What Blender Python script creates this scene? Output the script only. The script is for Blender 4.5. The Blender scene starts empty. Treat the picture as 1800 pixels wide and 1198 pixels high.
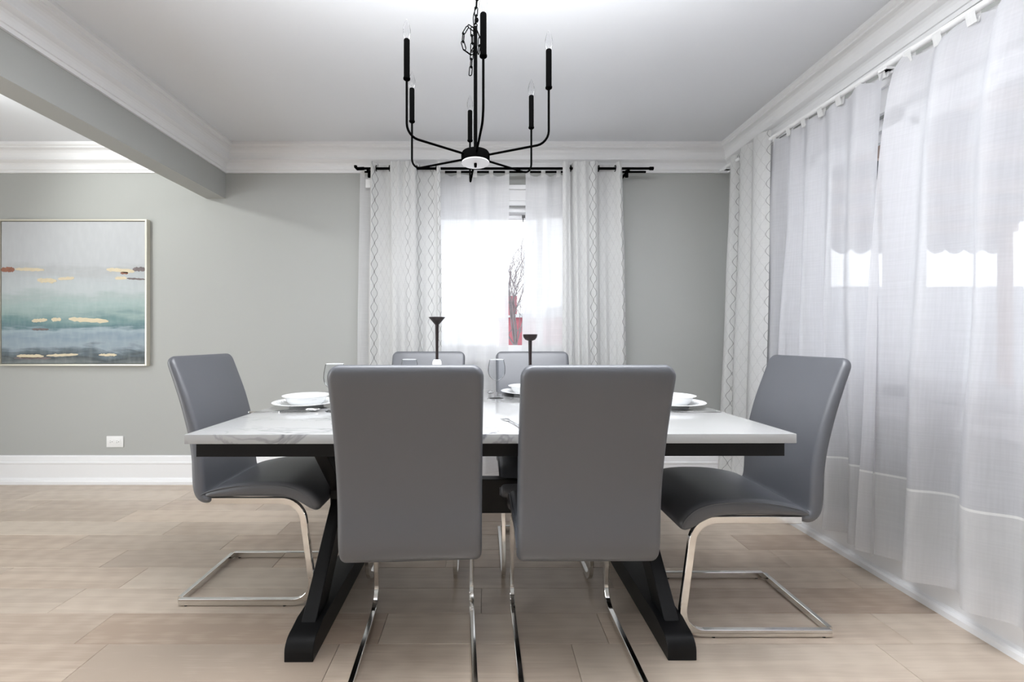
import bpy, bmesh, math, random
from mathutils import Vector, Matrix, noise
C = bpy.context.scene.collection
R = math.radians
PI = math.pi

# ------------------------------------------------------------------ camera
cam_d = bpy.data.cameras.new('camera')
cam = bpy.data.objects.new('camera', cam_d)
C.objects.link(cam)
CZ = 1.05
cam.location = (0, 0, CZ)
cam.rotation_euler = (R(90), 0, 0)
cam_d.sensor_width = 36.0
cam_d.lens = 15.0                      # 750 px focal length in an 1800 px wide frame
cam_d.shift_x = 50 / 1800
cam_d.shift_y = -2 / 1800
cam_d.clip_start = 0.02
bpy.context.scene.camera = cam

# ------------------------------------------------------------------ world, lights, exposure
w = bpy.data.worlds.new('overcast_sky')
bpy.context.scene.world = w
w.use_nodes = True
wn = w.node_tree
wn.nodes.clear()
bg = wn.nodes.new('ShaderNodeBackground')
bg.inputs['Color'].default_value = (0.93, 0.955, 1.0, 1)
bg.inputs['Strength'].default_value = 1.55
wo = wn.nodes.new('ShaderNodeOutputWorld')
wn.links.new(bg.outputs[0], wo.inputs[0])


def area(name, loc, rot, sx, sy, power, col):
    l = bpy.data.lights.new(name, 'AREA')
    l.shape = 'RECTANGLE'; l.size = sx; l.size_y = sy
    l.energy = power; l.color = col
    o = bpy.data.objects.new(name, l)
    o.location = loc; o.rotation_euler = rot
    C.objects.link(o)
    return o


# added soft fill behind the camera, no window is built there
area('fill_rear', (-0.6, -2.7, 1.45), (R(90), 0, 0), 5.0, 1.9, 5, (0.96, 0.985, 1.0))
# added side fill for chair fronts and floor, no window in that wall
area('fill_left_room', (-4.5, 0.1, 1.05), (0, R(-90), 0), 1.95, 3.0, 70, (0.95, 0.98, 1.0))
# photographer's flash bounced off the ceiling
bf = area('bounce_flash', (0.05, 0.72, 1.80), (R(180), 0, 0), 1.3, 0.3, 56, (0.95, 0.97, 1.0))
bf.data.spread = R(140)
area('overhead_fill', (0.15, 1.30, 2.43), (0, 0, 0), 1.7, 0.7, 31, (0.965, 0.975, 1.0))  # added overhead fill facing down, unseen above the frame
area('upward_fill_left_room', (-3.4, -0.6, 1.6), (R(180), 0, 0), 0.7, 0.7, 4, (0.97, 1.0, 0.97))  # weak upward fill light in the left room
# ceiling light of the room on the left: throws the beam's shadow on the wall
dl = bpy.data.lights.new('ceiling_downlight', 'SPOT')
dl.energy = 27; dl.shadow_soft_size = 0.045; dl.color = (0.97, 1.0, 0.98)
dl.spot_size = R(125); dl.spot_blend = 0.9
dlo = bpy.data.objects.new('ceiling_downlight', dl)
dlo.location = (-2.95, 2.0, 2.36)
dlo.rotation_euler = (Vector((-2.0, 3.12, 1.65)) - Vector(dlo.location)).to_track_quat('-Z', 'Y').to_euler()
C.objects.link(dlo)

bpy.context.scene.cycles.transparent_max_bounces = 32
vs = bpy.context.scene.view_settings
vs.view_transform = 'Standard'
vs.look = 'None'
vs.gamma = 1.0
vs.use_curve_mapping = False
vs.exposure = 0.46


# ------------------------------------------------------------------ material helpers
def new_mat(name):
    m = bpy.data.materials.new(name)
    m.use_nodes = True
    nt = m.node_tree
    nt.nodes.clear()
    out = nt.nodes.new('ShaderNodeOutputMaterial')
    return m, nt, out


def pbr(name, col, rough=0.5, metal=0.0, spec=0.5, bump=0.0, bscale=60, var=0.0, vscale=6, trans=0.0, ior=1.45, coat=0.0):
    m, nt, out = new_mat(name)
    b = nt.nodes.new('ShaderNodeBsdfPrincipled')
    b.inputs['Base Color'].default_value = (*col, 1)
    b.inputs['Roughness'].default_value = rough
    b.inputs['Metallic'].default_value = metal
    b.inputs['Specular IOR Level'].default_value = spec
    b.inputs['Transmission Weight'].default_value = trans
    b.inputs['IOR'].default_value = ior
    b.inputs['Coat Weight'].default_value = coat
    nt.links.new(b.outputs[0], out.inputs[0])
    tc = nt.nodes.new('ShaderNodeTexCoord')
    if var > 0:
        n = nt.nodes.new('ShaderNodeTexNoise'); n.inputs['Scale'].default_value = vscale
        n.inputs['Detail'].default_value = 4
        nt.links.new(tc.outputs['Object'], n.inputs['Vector'])
        mx = nt.nodes.new('ShaderNodeMix'); mx.data_type = 'RGBA'
        mx.inputs['A'].default_value = (*[max(0, c * (1 - var)) for c in col], 1)
        mx.inputs['B'].default_value = (*[min(1, c * (1 + var)) for c in col], 1)
        nt.links.new(n.outputs['Fac'], mx.inputs['Factor'])
        nt.links.new(mx.outputs['Result'], b.inputs['Base Color'])
    if bump > 0:
        n2 = nt.nodes.new('ShaderNodeTexNoise'); n2.inputs['Scale'].default_value = bscale
        n2.inputs['Detail'].default_value = 3
        nt.links.new(tc.outputs['Object'], n2.inputs['Vector'])
        bp = nt.nodes.new('ShaderNodeBump'); bp.inputs['Strength'].default_value = bump
        bp.inputs['Distance'].default_value = 0.002
        nt.links.new(n2.outputs['Fac'], bp.inputs['Height'])
        nt.links.new(bp.outputs[0], b.inputs['Normal'])
    return m


class NG:
    """tiny helper for math node graphs"""
    def __init__(s, nt): s.nt = nt
    def m(s, op, a, b=None, c=None):
        n = s.nt.nodes.new('ShaderNodeMath'); n.operation = op
        for i, v in enumerate((a, b, c)):
            if v is None: continue
            if isinstance(v, (int, float)): n.inputs[i].default_value = v
            else: s.nt.links.new(v, n.inputs[i])
        return n.outputs[0]
    def mix(s, f, a, b):
        n = s.nt.nodes.new('ShaderNodeMix'); n.data_type = 'RGBA'
        for key, v in (('Factor', f), ('A', a), ('B', b)):
            if isinstance(v, tuple): n.inputs[key].default_value = (*v, 1)
            elif isinstance(v, (int, float)): n.inputs[key].default_value = v
            else: s.nt.links.new(v, n.inputs[key])
        return n.outputs['Result']
    def smooth(s, v, a, b, lo=0.0, hi=1.0):
        n = s.nt.nodes.new('ShaderNodeMapRange'); n.interpolation_type = 'SMOOTHSTEP'
        s.nt.links.new(v, n.inputs['Value'])
        n.inputs['From Min'].default_value = a; n.inputs['From Max'].default_value = b
        n.inputs['To Min'].default_value = lo; n.inputs['To Max'].default_value = hi
        return n.outputs[0]
    def noise(s, vec, scale, detail=3, dist=0.0, rough=0.5):
        n = s.nt.nodes.new('ShaderNodeTexNoise')
        s.nt.links.new(vec, n.inputs['Vector'])
        n.inputs['Scale'].default_value = scale; n.inputs['Detail'].default_value = detail
        n.inputs['Distortion'].default_value = dist; n.inputs['Roughness'].default_value = rough
        return n.outputs['Fac']
    def mapping(s, vec, scale=(1, 1, 1), loc=(0, 0, 0)):
        n = s.nt.nodes.new('ShaderNodeMapping')
        s.nt.links.new(vec, n.inputs['Vector'])
        n.inputs['Scale'].default_value = scale; n.inputs['Location'].default_value = loc
        return n.outputs[0]


def principled(nt, out, rough=0.5, spec=0.5):
    b = nt.nodes.new('ShaderNodeBsdfPrincipled')
    b.inputs['Roughness'].default_value = rough
    b.inputs['Specular IOR Level'].default_value = spec
    nt.links.new(b.outputs[0], out.inputs[0])
    return b


M = {}
M['wall'] = pbr('sage_grey_paint', (0.405, 0.412, 0.395), 0.55, spec=0.3, bump=0.05, bscale=220)
M['ceiling'] = pbr('white_ceiling_paint', (0.77, 0.787, 0.815), 0.75, spec=0.2, bump=0.03, bscale=200)
M['trim'] = pbr('white_trim_paint', (0.80, 0.80, 0.805), 0.38, spec=0.4)
M['black_wood'] = pbr('black_painted_wood', (0.006, 0.006, 0.0065), 0.38, spec=0.28, bump=0.06, bscale=90)
M['black_metal'] = pbr('black_metal', (0.002, 0.002, 0.002), 0.75, spec=0.0)
M['leather'] = pbr('grey_faux_leather', (0.086, 0.090, 0.101), 0.43, spec=1.0, bump=0.08, bscale=700)
M['chrome'] = pbr('polished_chrome', (0.78, 0.77, 0.75), 0.10, metal=1.0)
M['steel'] = pbr('cutlery_steel', (0.72, 0.72, 0.72), 0.16, metal=1.0)
M['rubber'] = pbr('black_rubber', (0.02, 0.02, 0.02), 0.7)
M['porcelain'] = pbr('white_porcelain', (0.86, 0.87, 0.87), 0.12, spec=0.6)
M['plastic'] = pbr('white_plastic', (0.80, 0.80, 0.79), 0.35)
M['slot'] = pbr('socket_dark', (0.12, 0.12, 0.12), 0.6)
M['marble_base'] = pbr('white_stone_base', (0.80, 0.80, 0.79), 0.3, var=0.08, vscale=12)
M['bronze'] = pbr('dark_bronze', (0.022, 0.014, 0.014), 0.32, metal=0.3)
M['frame'] = pbr('champagne_frame', (0.62, 0.59, 0.50), 0.35, metal=0.35)
M['gold'] = pbr('gold_leaf', (0.58, 0.50, 0.35), 0.5, metal=0.15, var=0.12, vscale=40)
M['rust'] = pbr('rust_paint', (0.26, 0.11, 0.07), 0.6, var=0.4, vscale=30)
M['umber'] = pbr('umber_paint', (0.16, 0.13, 0.13), 0.6, var=0.5, vscale=30)
M['rodwhite'] = pbr('white_rod_enamel', (0.80, 0.80, 0.80), 0.3)
M['nickel'] = pbr('dark_nickel_ring', (0.16, 0.155, 0.15), 0.35, metal=0.8)
M['vinyl'] = pbr('white_vinyl', (0.84, 0.84, 0.85), 0.35)
M['metal_roof'] = pbr('grey_sheet_metal', (0.10, 0.105, 0.115), 0.6, var=0.3, vscale=4)
M['joist'] = pbr('pale_timber', (0.55, 0.42, 0.36), 0.7, var=0.15, vscale=8)
M['valance'] = pbr('grey_awning_cloth', (0.42, 0.42, 0.44), 0.85)
M['snow'] = pbr('pale_ground', (0.66, 0.67, 0.69), 0.9, var=0.1, vscale=1)
M['fence'] = pbr('pale_grey_fence', (0.50, 0.50, 0.52), 0.85, var=0.1, vscale=3)
M['redbrick'] = pbr('red_house_wall', (0.50, 0.17, 0.20), 0.85, var=0.25, vscale=6)
M['bark'] = pbr('grey_bark', (0.34, 0.30, 0.31), 0.85, var=0.2, vscale=20)
M['hub_white'] = pbr('glossy_white', (0.84, 0.84, 0.86), 0.25)  # plain glossy white for the underside of the hub


def thin_glass(name, tint, refl, rough=0.02):
    m, nt, out = new_mat(name)
    t = nt.nodes.new('ShaderNodeBsdfTransparent'); t.inputs[0].default_value = (*tint, 1)
    g = nt.nodes.new('ShaderNodeBsdfGlossy'); g.inputs['Roughness'].default_value = rough
    lw = nt.nodes.new('ShaderNodeLayerWeight'); lw.inputs['Blend'].default_value = refl
    mx = nt.nodes.new('ShaderNodeMixShader')
    nt.links.new(lw.outputs['Fresnel'], mx.inputs[0])
    nt.links.new(t.outputs[0], mx.inputs[1]); nt.links.new(g.outputs[0], mx.inputs[2])
    nt.links.new(mx.outputs[0], out.inputs[0])
    return m


M['pane'] = thin_glass('window_glass', (0.97, 0.98, 0.98), 0.08)
M['bulb'] = thin_glass('bulb_glass', (0.965, 0.965, 0.97), 0.07, 0.12)
M['glass'] = thin_glass('wine_glass_crystal', (0.975, 0.98, 0.985), 0.04)


def cloth_mat(name, col, transp, trans_share, slub=0.5, pattern=False):
    m, nt, out = new_mat(name)
    g = NG(nt)
    tc = nt.nodes.new('ShaderNodeTexCoord')
    uv = nt.nodes.new('ShaderNodeUVMap')
    col_out = None
    n1 = g.noise(g.mapping(uv.outputs[0], (120, 6, 1)), 1.0, 4)
    n2 = g.noise(g.mapping(uv.outputs[0], (5, 160, 1)), 1.0, 4)
    weave = g.m('ADD', n1, n2)
    cval = g.smooth(weave, 0.7, 1.4, 0.0, 1.0)
    base = g.mix(cval, tuple(c * (1 - 0.10 * slub) for c in col), col)
    if pattern:
        sx = nt.nodes.new('ShaderNodeSeparateXYZ'); nt.links.new(uv.outputs[0], sx.inputs[0])
        u, v = sx.outputs[0], sx.outputs[1]
        s, P, a = 0.030, 0.100, 0.43
        f = g.m('DIVIDE', u, s)
        i0 = g.m('FLOOR', f)
        fr = g.m('SUBTRACT', f, i0)
        S = g.m('SINE', g.m('MULTIPLY', v, 2 * PI / P))
        par = g.m('FLOORED_MODULO', i0, 2.0)
        sg = g.m('SUBTRACT', 1.0, g.m('MULTIPLY', par, 2.0))
        off = g.m('MULTIPLY', g.m('MULTIPLY', S, a), sg)
        d0 = g.m('ABSOLUTE', g.m('SUBTRACT', fr, off))
        d1 = g.m('ABSOLUTE', g.m('ADD', g.m('SUBTRACT', fr, 1.0), off))
        def shade(idx):
            wnz = nt.nodes.new('ShaderNodeTexWhiteNoise'); wnz.noise_dimensions = '1D'
            nt.links.new(idx, wnz.inputs['W'])
            r = wnz.outputs['Value']
            return g.smooth(r, 0.62, 0.97, 0.13, 0.9)
        hf = lambda q: g.m('FLOOR', g.m('DIVIDE', q, 2.0))
        k0 = shade(hf(i0)); k1 = shade(hf(g.m('ADD', i0, 1.0)))
        l0 = g.m('MULTIPLY', g.smooth(d0, 0.035, 0.085, 1.0, 0.0), k0)
        l1 = g.m('MULTIPLY', g.smooth(d1, 0.035, 0.085, 1.0, 0.0), k1)
        ln = g.m('MAXIMUM', l0, l1)
        base = g.mix(ln, base, (0.055, 0.05, 0.05))
    d = nt.nodes.new('ShaderNodeBsdfDiffuse'); nt.links.new(base, d.inputs[0])
    t = nt.nodes.new('ShaderNodeBsdfTranslucent'); nt.links.new(base, t.inputs[0])
    mx = nt.nodes.new('ShaderNodeMixShader'); mx.inputs[0].default_value = trans_share
    nt.links.new(d.outputs[0], mx.inputs[1]); nt.links.new(t.outputs[0], mx.inputs[2])
    res = mx.outputs[0]
    if transp > 0:
        tr = nt.nodes.new('ShaderNodeBsdfTransparent')
        m2 = nt.nodes.new('ShaderNodeMixShader')
        fac = g.smooth(weave, 0.6, 1.45, transp * 1.15, transp * 0.85)
        lw = nt.nodes.new('ShaderNodeLayerWeight'); lw.inputs['Blend'].default_value = 0.35
        fac = g.m('MULTIPLY', fac, g.m('SUBTRACT', 1.0, lw.outputs['Facing']))
        nt.links.new(fac, m2.inputs[0])
        nt.links.new(res, m2.inputs[1]); nt.links.new(tr.outputs[0], m2.inputs[2])
        res = m2.outputs[0]
    nt.links.new(res, out.inputs[0])
    return m


M['sheer'] = cloth_mat('white_sheer_voile', (0.73, 0.73, 0.755), 0.22, 0.46, 0.15)
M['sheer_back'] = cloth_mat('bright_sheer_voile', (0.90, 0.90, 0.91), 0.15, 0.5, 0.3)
M['hem'] = cloth_mat('white_sheer_hem', (0.79, 0.785, 0.79), 0.16, 0.5, 0.2)
M['seam'] = cloth_mat('white_sheer_seam', (0.87, 0.87, 0.86), 0.0, 0.4)
M['patterned'] = cloth_mat('white_wavy_line_cloth', (0.76, 0.76, 0.75), 0.0, 0.38, pattern=True)

# marble
m, nt, out = new_mat('white_marble_grey_veins'); g = NG(nt)
b = principled(nt, out, 0.06, 0.6)
tc = nt.nodes.new('ShaderNodeTexCoord')
mp = g.mapping(tc.outputs['Object'], (0.8, 1.9, 1.0), (3.1, 0.4, 0.2))
n = g.noise(mp, 1.5, 6, 0.6)
ridge = g.m('ABSOLUTE', g.m('SUBTRACT', n, 0.5))
n3 = g.noise(g.mapping(tc.outputs['Object'], (1, 1, 1), (7, 2, 0)), 1.6, 2)
mask = g.smooth(n3, 0.48, 0.62)
v1 = g.m('MULTIPLY', g.smooth(ridge, 0.0, 0.008, 1.0, 0.0), mask)
n4 = g.noise(g.mapping(tc.outputs['Object'], (1.6, 4.0, 1.0), (9.3, 1.4, 2)), 1.7, 6, 0.8)
r2 = g.m('ABSOLUTE', g.m('SUBTRACT', n4, 0.5))
v2 = g.m('MULTIPLY', g.smooth(r2, 0.0, 0.012, 0.6, 0.0), g.smooth(n3, 0.40, 0.6))
vv = g.m('MAXIMUM', v1, v2)
soft = g.noise(tc.outputs['Object'], 2.2, 3)
c0 = g.mix(soft, (0.36, 0.36, 0.356), (0.42, 0.42, 0.416))
nt.links.new(g.mix(g.m('MULTIPLY', vv, 0.85), c0, (0.13, 0.13, 0.15)), b.inputs['Base Color'])
M['marble'] = m

# oak planks (tone from object colour)
m, nt, out = new_mat('pale_oak_plank'); g = NG(nt)
b = principled(nt, out, 0.36, 0.5)
tc = nt.nodes.new('ShaderNodeTexCoord')
oi = nt.nodes.new('ShaderNodeObjectInfo')
sep = nt.nodes.new('ShaderNodeSeparateColor'); nt.links.new(oi.outputs['Color'], sep.inputs[0])
cmb = nt.nodes.new('ShaderNodeCombineXYZ')
nt.links.new(g.m('MULTIPLY', sep.outputs[2], 37.0), cmb.inputs[0])
nt.links.new(g.m('MULTIPLY', sep.outputs[2], 91.0), cmb.inputs[1])
va = nt.nodes.new('ShaderNodeVectorMath'); va.operation = 'ADD'
nt.links.new(tc.outputs['Object'], va.inputs[0]); nt.links.new(cmb.outputs[0], va.inputs[1])
gr = g.noise(g.mapping(va.outputs[0], (1.3, 26, 1)), 1.0, 6, 0.6, 0.6)
fine = g.noise(g.mapping(va.outputs[0], (6.0, 190, 1)), 1.0, 3)
big = g.noise(g.mapping(va.outputs[0], (1.1, 5.0, 1)), 1.0, 3, 0.6)
cath = nt.nodes.new('ShaderNodeTexWave'); cath.wave_type = 'RINGS'; cath.rings_direction = 'Y'
nt.links.new(g.mapping(va.outputs[0], (1.0, 7.0, 1.0)), cath.inputs['Vector'])
cath.inputs['Scale'].default_value = 2.4; cath.inputs['Distortion'].default_value = 6.0
cath.inputs['Detail'].default_value = 3; cath.inputs['Detail Scale'].default_value = 0.7
grain = g.m('ADD', g.m('MULTIPLY', gr, 0.5), g.m('ADD', g.m('MULTIPLY', big, 0.35), g.m('MULTIPLY', cath.outputs['Fac'], 0.07)))
grain = g.m('ADD', grain, g.m('MULTIPLY', fine, 0.22))
tone = g.m('ADD', g.smooth(grain, 0.35, 0.80), g.m('MULTIPLY', g.m('SUBTRACT', sep.outputs[0], 0.5), 1.0))
c1 = g.mix(tone, (0.40, 0.305, 0.232), (0.60, 0.495, 0.395))
c2 = g.mix(g.m('MULTIPLY', sep.outputs[1], 0.35), c1, (0.50, 0.45, 0.38))
nt.links.new(c2, b.inputs['Base Color'])
nt.links.new(g.smooth(grain, 0.3, 0.8, 0.42, 0.30), b.inputs['Roughness'])
bp = nt.nodes.new('ShaderNodeBump'); bp.inputs['Strength'].default_value = 0.12; bp.inputs['Distance'].default_value = 0.001
nt.links.new(gr, bp.inputs['Height']); nt.links.new(bp.outputs[0], b.inputs['Normal'])
M['plank'] = m
M['subfloor'] = pbr('dark_subfloor', (0.06, 0.05, 0.04), 0.9)

# abstract seascape
m, nt, out = new_mat('abstract_seascape_paint'); g = NG(nt)
b = principled(nt, out, 0.55, 0.3)
tc = nt.nodes.new('ShaderNodeTexCoord')
sx = nt.nodes.new('ShaderNodeSeparateXYZ'); nt.links.new(tc.outputs['Generated'], sx.inputs[0])
hn = g.noise(g.mapping(tc.outputs['Generated'], (2.2, 1, 9)), 1.0, 6, 0.5)
hn2 = g.noise(g.mapping(tc.outputs['Generated'], (5, 1, 30), (3, 0, 0)), 1.0, 5, 0.3)
vz = g.m('ADD', sx.outputs[2], g.m('MULTIPLY', g.m('SUBTRACT', hn, 0.5), 0.17))
vz = g.m('ADD', vz, g.m('MULTIPLY', g.m('SUBTRACT', hn2, 0.5), 0.11))
cr = nt.nodes.new('ShaderNodeValToRGB')
nt.links.new(vz, cr.inputs[0])
stops = [(0.0, (0.16, 0.18, 0.18)), (0.05, (0.055, 0.07, 0.075)), (0.085, (0.10, 0.13, 0.15)), (0.12, (0.27, 0.33, 0.37)),
         (0.18, (0.22, 0.29, 0.34)), (0.235, (0.30, 0.37, 0.41)), (0.265, (0.10, 0.18, 0.20)), (0.31, (0.15, 0.25, 0.25)),
         (0.36, (0.27, 0.36, 0.35)), (0.42, (0.33, 0.42, 0.41)), (0.465, (0.36, 0.42, 0.415)), (0.51, (0.44, 0.48, 0.49)),
         (0.60, (0.43, 0.46, 0.475)), (0.66, (0.40, 0.41, 0.42)), (0.70, (0.45, 0.465, 0.48)), (1.0, (0.46, 0.47, 0.485))]
el = cr.color_ramp.elements
for i, (p, c) in enumerate(stops):
    e = el[i] if i < 2 else el.new(p)
    e.position = p; e.color = (*c, 1)
tex = g.noise(g.mapping(tc.outputs['Generated'], (30, 1, 10)), 1.0, 5)
nt.links.new(g.mix(g.smooth(tex, 0.35, 0.75, 0.0, 0.06), cr.outputs[0], (0.85, 0.87, 0.86)), b.inputs['Base Color'])
M['painting'] = m


# ------------------------------------------------------------------ mesh helpers
class MB:
    def __init__(s):
        s.v, s.f, s.mi, s.uv = [], [], [], None

    def add(s, vs_, fs, mi=0):
        o = len(s.v)
        s.v += [tuple(p) for p in vs_]
        for f in fs:
            s.f.append(tuple(i + o for i in f)); s.mi.append(mi)
        return s

    def box(s, a, b_, mi=0):
        (x0, y0, z0), (x1, y1, z1) = a, b_
        x0, x1 = min(x0, x1), max(x0, x1); y0, y1 = min(y0, y1), max(y0, y1); z0, z1 = min(z0, z1), max(z0, z1)
        v = [(x0, y0, z0), (x1, y0, z0), (x1, y1, z0), (x0, y1, z0), (x0, y0, z1), (x1, y0, z1), (x1, y1, z1), (x0, y1, z1)]
        return s.add(v, [(3, 2, 1, 0), (4, 5, 6, 7), (0, 1, 5, 4), (1, 2, 6, 5), (2, 3, 7, 6), (3, 0, 4, 7)], mi)

    def rings(s, rs, closed_ring=True, cap=True, closed=False, mi=0):
        n = len(rs[0]); v = [p for r_ in rs for p in r_]; f = []
        k = len(rs)
        for i in range(k if closed else k - 1):
            i2 = (i + 1) % k
            for j in range(n if closed_ring else n - 1):
                j2 = (j + 1) % n
                f.append((i * n + j, i * n + j2, i2 * n + j2, i2 * n + j))
        if cap and not closed:
            f.append(tuple(reversed(range(n)))); f.append(tuple((k - 1) * n + j for j in range(n)))
        return s.add(v, f, mi)

    def tube(s, pts, r, n=10, closed=False, mi=0):
        pts = [Vector(p) for p in pts]; k = len(pts)
        rad = r if callable(r) else (lambda t: r)
        rs = []; up = None
        for i, p in enumerate(pts):
            a = pts[(i - 1) % k] if (closed or i > 0) else p
            c = pts[(i + 1) % k] if (closed or i < k - 1) else p
            t = (c - a).normalized()
            if up is None:
                up = Vector((0, 0, 1)) if abs(t.z) < 0.9 else Vector((1, 0, 0))
            x = (up - t * up.dot(t)).normalized(); y = t.cross(x); up = x
            q = rad(i / max(1, k - 1))
            rs.append([p + x * (q * math.cos(2 * PI * j / n)) + y * (q * math.sin(2 * PI * j / n)) for j in range(n)])
        return s.rings(rs, closed=closed, mi=mi)

    def bar(s, pts, side, wid, thk, closed=False, mi=0, bev=0.0):
        """rectangular section swept along a planar path; side = unit normal of the path plane"""
        pts = [Vector(p) for p in pts]; side = Vector(side).normalized(); k = len(pts); rs = []
        for i, p in enumerate(pts):
            a = pts[(i - 1) % k] if (closed or i > 0) else p
            c = pts[(i + 1) % k] if (closed or i < k - 1) else p
            t = (c - a).normalized(); nrm = t.cross(side).normalized()
            h = thk / 2
            if 0 < i < k - 1 or closed:
                t1 = (p - a).normalized(); cs = max(0.5, t1.dot(t)); h = h / cs
            w2 = wid / 2; e = bev
            if e > 0:
                rs.append([p + side * a_ + nrm * b_ for a_, b_ in
                           ((w2 - e, h), (w2, h - e), (w2, -h + e), (w2 - e, -h), (-w2 + e, -h), (-w2, -h + e), (-w2, h - e), (-w2 + e, h))])
            else:
                rs.append([p + side * w2 + nrm * h, p + side * w2 - nrm * h, p - side * w2 - nrm * h, p - side * w2 + nrm * h])
        return s.rings(rs, closed=closed, mi=mi)

    def lathe(s, prof, c=(0, 0, 0), n=32, mi=0):
        rs = []
        for r_, z in prof:
            r_ = max(r_, 1e-4)
            rs.append([(c[0] + r_ * math.cos(2 * PI * j / n), c[1] + r_ * math.sin(2 * PI * j / n), c[2] + z) for j in range(n)])
        return s.rings(rs, cap=True, mi=mi)

    def prism(s, poly, lo, hi, axis=0, mi=0):
        def P(a, t):
            return {0: (t, a[0], a[1]), 1: (a[0], t, a[1]), 2: (a[0], a[1], t)}[axis]
        return s.rings([[P(a, lo) for a in poly], [P(a, hi) for a in poly]], mi=mi)


def link(name, mb, mats, parent=None, smooth=False, bevel=0.0, angle=35, seg=2):
    me = bpy.data.meshes.new(name)
    me.from_pydata(mb.v, [], mb.f)
    if not isinstance(mats, (list, tuple)): mats = [mats]
    for mm in mats: me.materials.append(mm)
    if len(mats) > 1:
        me.polygons.foreach_set('material_index', mb.mi)
    bm = bmesh.new(); bm.from_mesh(me)
    if mb.uv is None:
        bmesh.ops.recalc_face_normals(bm, faces=bm.faces)
    if bevel > 0:
        es = [e for e in bm.edges if len(e.link_faces) == 2 and e.calc_face_angle(0) > R(30)]
        bmesh.ops.bevel(bm, geom=es, offset=bevel, segments=seg, profile=0.6, affect='EDGES', clamp_overlap=True)
    bm.to_mesh(me); bm.free()
    if mb.uv is not None:
        ul = me.uv_layers.new(name='UVMap')
        for lp in me.loops:
            ul.data[lp.index].uv = mb.uv[lp.vertex_index]
    if smooth or bevel > 0:
        me.polygons.foreach_set('use_smooth', [True] * len(me.polygons))
        me.set_sharp_from_angle(angle=R(angle))
    me.update()
    o = bpy.data.objects.new(name, me)
    C.objects.link(o)
    if parent: o.parent = parent
    return o


def struct(name, mb=None, mats=None, **k):
    if mb is None:
        o = bpy.data.objects.new(name, None); C.objects.link(o); o.empty_display_size = 0.1
    else:
        o = link(name, mb, mats, **k)
    if not o.parent: o['kind'] = 'structure'
    return o


def thing(name, label, cat, loc=(0, 0, 0), rz=0.0, group=None):
    o = bpy.data.objects.new(name, None); C.objects.link(o); o.empty_display_size = 0.1
    o.location = loc; o.rotation_euler = (0, 0, rz)
    return tag(o, label, cat, group)


def tag(o, label, cat, group=None):
    o['label'] = label; o['category'] = cat
    if group: o['group'] = group
    return o


def dup(o, loc, rz, label, group=None):
    r = o.copy(); C.objects.link(r)
    r.location = loc; r.rotation_euler = (0, 0, rz); r['label'] = label
    if group: r['group'] = group
    for ch in list(o.children):
        c = ch.copy(); C.objects.link(c); c.parent = r
        for gch in ch.children:
            d = gch.copy(); C.objects.link(d); d.parent = c
    return r


def arc(c, r, a0, a1, n):
    return [(c[0] + r * math.cos(R(a0 + (a1 - a0) * i / n)), c[1] + r * math.sin(R(a0 + (a1 - a0) * i / n))) for i in range(n + 1)]


def catmull(pts, n):
    """n samples along a Catmull-Rom curve through pts (tuples of any size)"""
    k = len(pts); res = []
    for i in range(n):
        t = i / (n - 1) * (k - 1); j = min(int(t), k - 2); u = t - j
        p0 = pts[max(j - 1, 0)]; p1 = pts[j]; p2 = pts[j + 1]; p3 = pts[min(j + 2, k - 1)]
        res.append(tuple(0.5 * (2 * b1 + (c1 - a1) * u + (2 * a1 - 5 * b1 + 4 * c1 - d1) * u * u + (-a1 + 3 * b1 - 3 * c1 + d1) * u ** 3)
                         for a1, b1, c1, d1 in zip(p0, p1, p2, p3)))
    return res


# ------------------------------------------------------------------ room
YB = 3.125      # back wall face
XR = 1.795      # right wall face
XL = -4.6       # left wall
YR = -3.0       # wall behind the photographer
ZC = 2.45
BX0, BX1, BZ = -2.03, -1.89, 2.083      # beam
W1 = (-0.60, 0.70, 0.92, 2.03)           # back window opening x0,x1,z0,z1
W2 = (0.15, 2.40, 0.80, 2.06)            # right window opening y0,y1,z0,z1
T = 0.16

f_ = MB().box((XL, YR, -0.06), (XR, YB, -0.014))
floor = struct('floor', f_, M['subfloor'])
rng = random.Random(4)
PW = 0.165
row = 0
y = 1.64 - PW * 28
while y < YB:
    y1 = min(y + PW, YB)
    if y1 > YR + 0.01:
        x = XL - rng.uniform(0, 1.2)
        while x < XR:
            ln = rng.choice((0.62, 0.8, 1.05, 1.3, 1.6, 1.6))
            if y < 1.0: ln *= 1.6
            xa, xb = max(x, XL), min(x + ln, XR)
            if xb - xa > 0.02:
                e = 0.0006; h = 0.0012
                mb = MB()
                a, b2 = (xa + e, max(y, YR) + e), (xb - e, y1 - e)
                v = [(a[0], a[1], -0.014), (b2[0], a[1], -0.014), (b2[0], b2[1], -0.014), (a[0], b2[1], -0.014),
                     (a[0], a[1], -h), (b2[0], a[1], -h), (b2[0], b2[1], -h), (a[0], b2[1], -h),
                     (a[0] + h, a[1] + h, 0), (b2[0] - h, a[1] + h, 0), (b2[0] - h, b2[1] - h, 0), (a[0] + h, b2[1] - h, 0)]
                mb.add(v, [(0, 1, 5, 4), (1, 2, 6, 5), (2, 3, 7, 6), (3, 0, 4, 7), (4, 5, 9, 8), (5, 6, 10, 9), (6, 7, 11, 10), (7, 4, 8, 11), (8, 9, 10, 11)])
                o = link('plank', mb, M['plank'], parent=floor)
                o.color = (min(1, max(0, rng.gauss(0.5, 0.26))), rng.random(), rng.random(), 1)
            x += ln
    y += PW
    row += 1

struct('ceiling', MB().box((XL, YR, ZC), (XR, YB, ZC + 0.1)), M['ceiling'])
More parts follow.
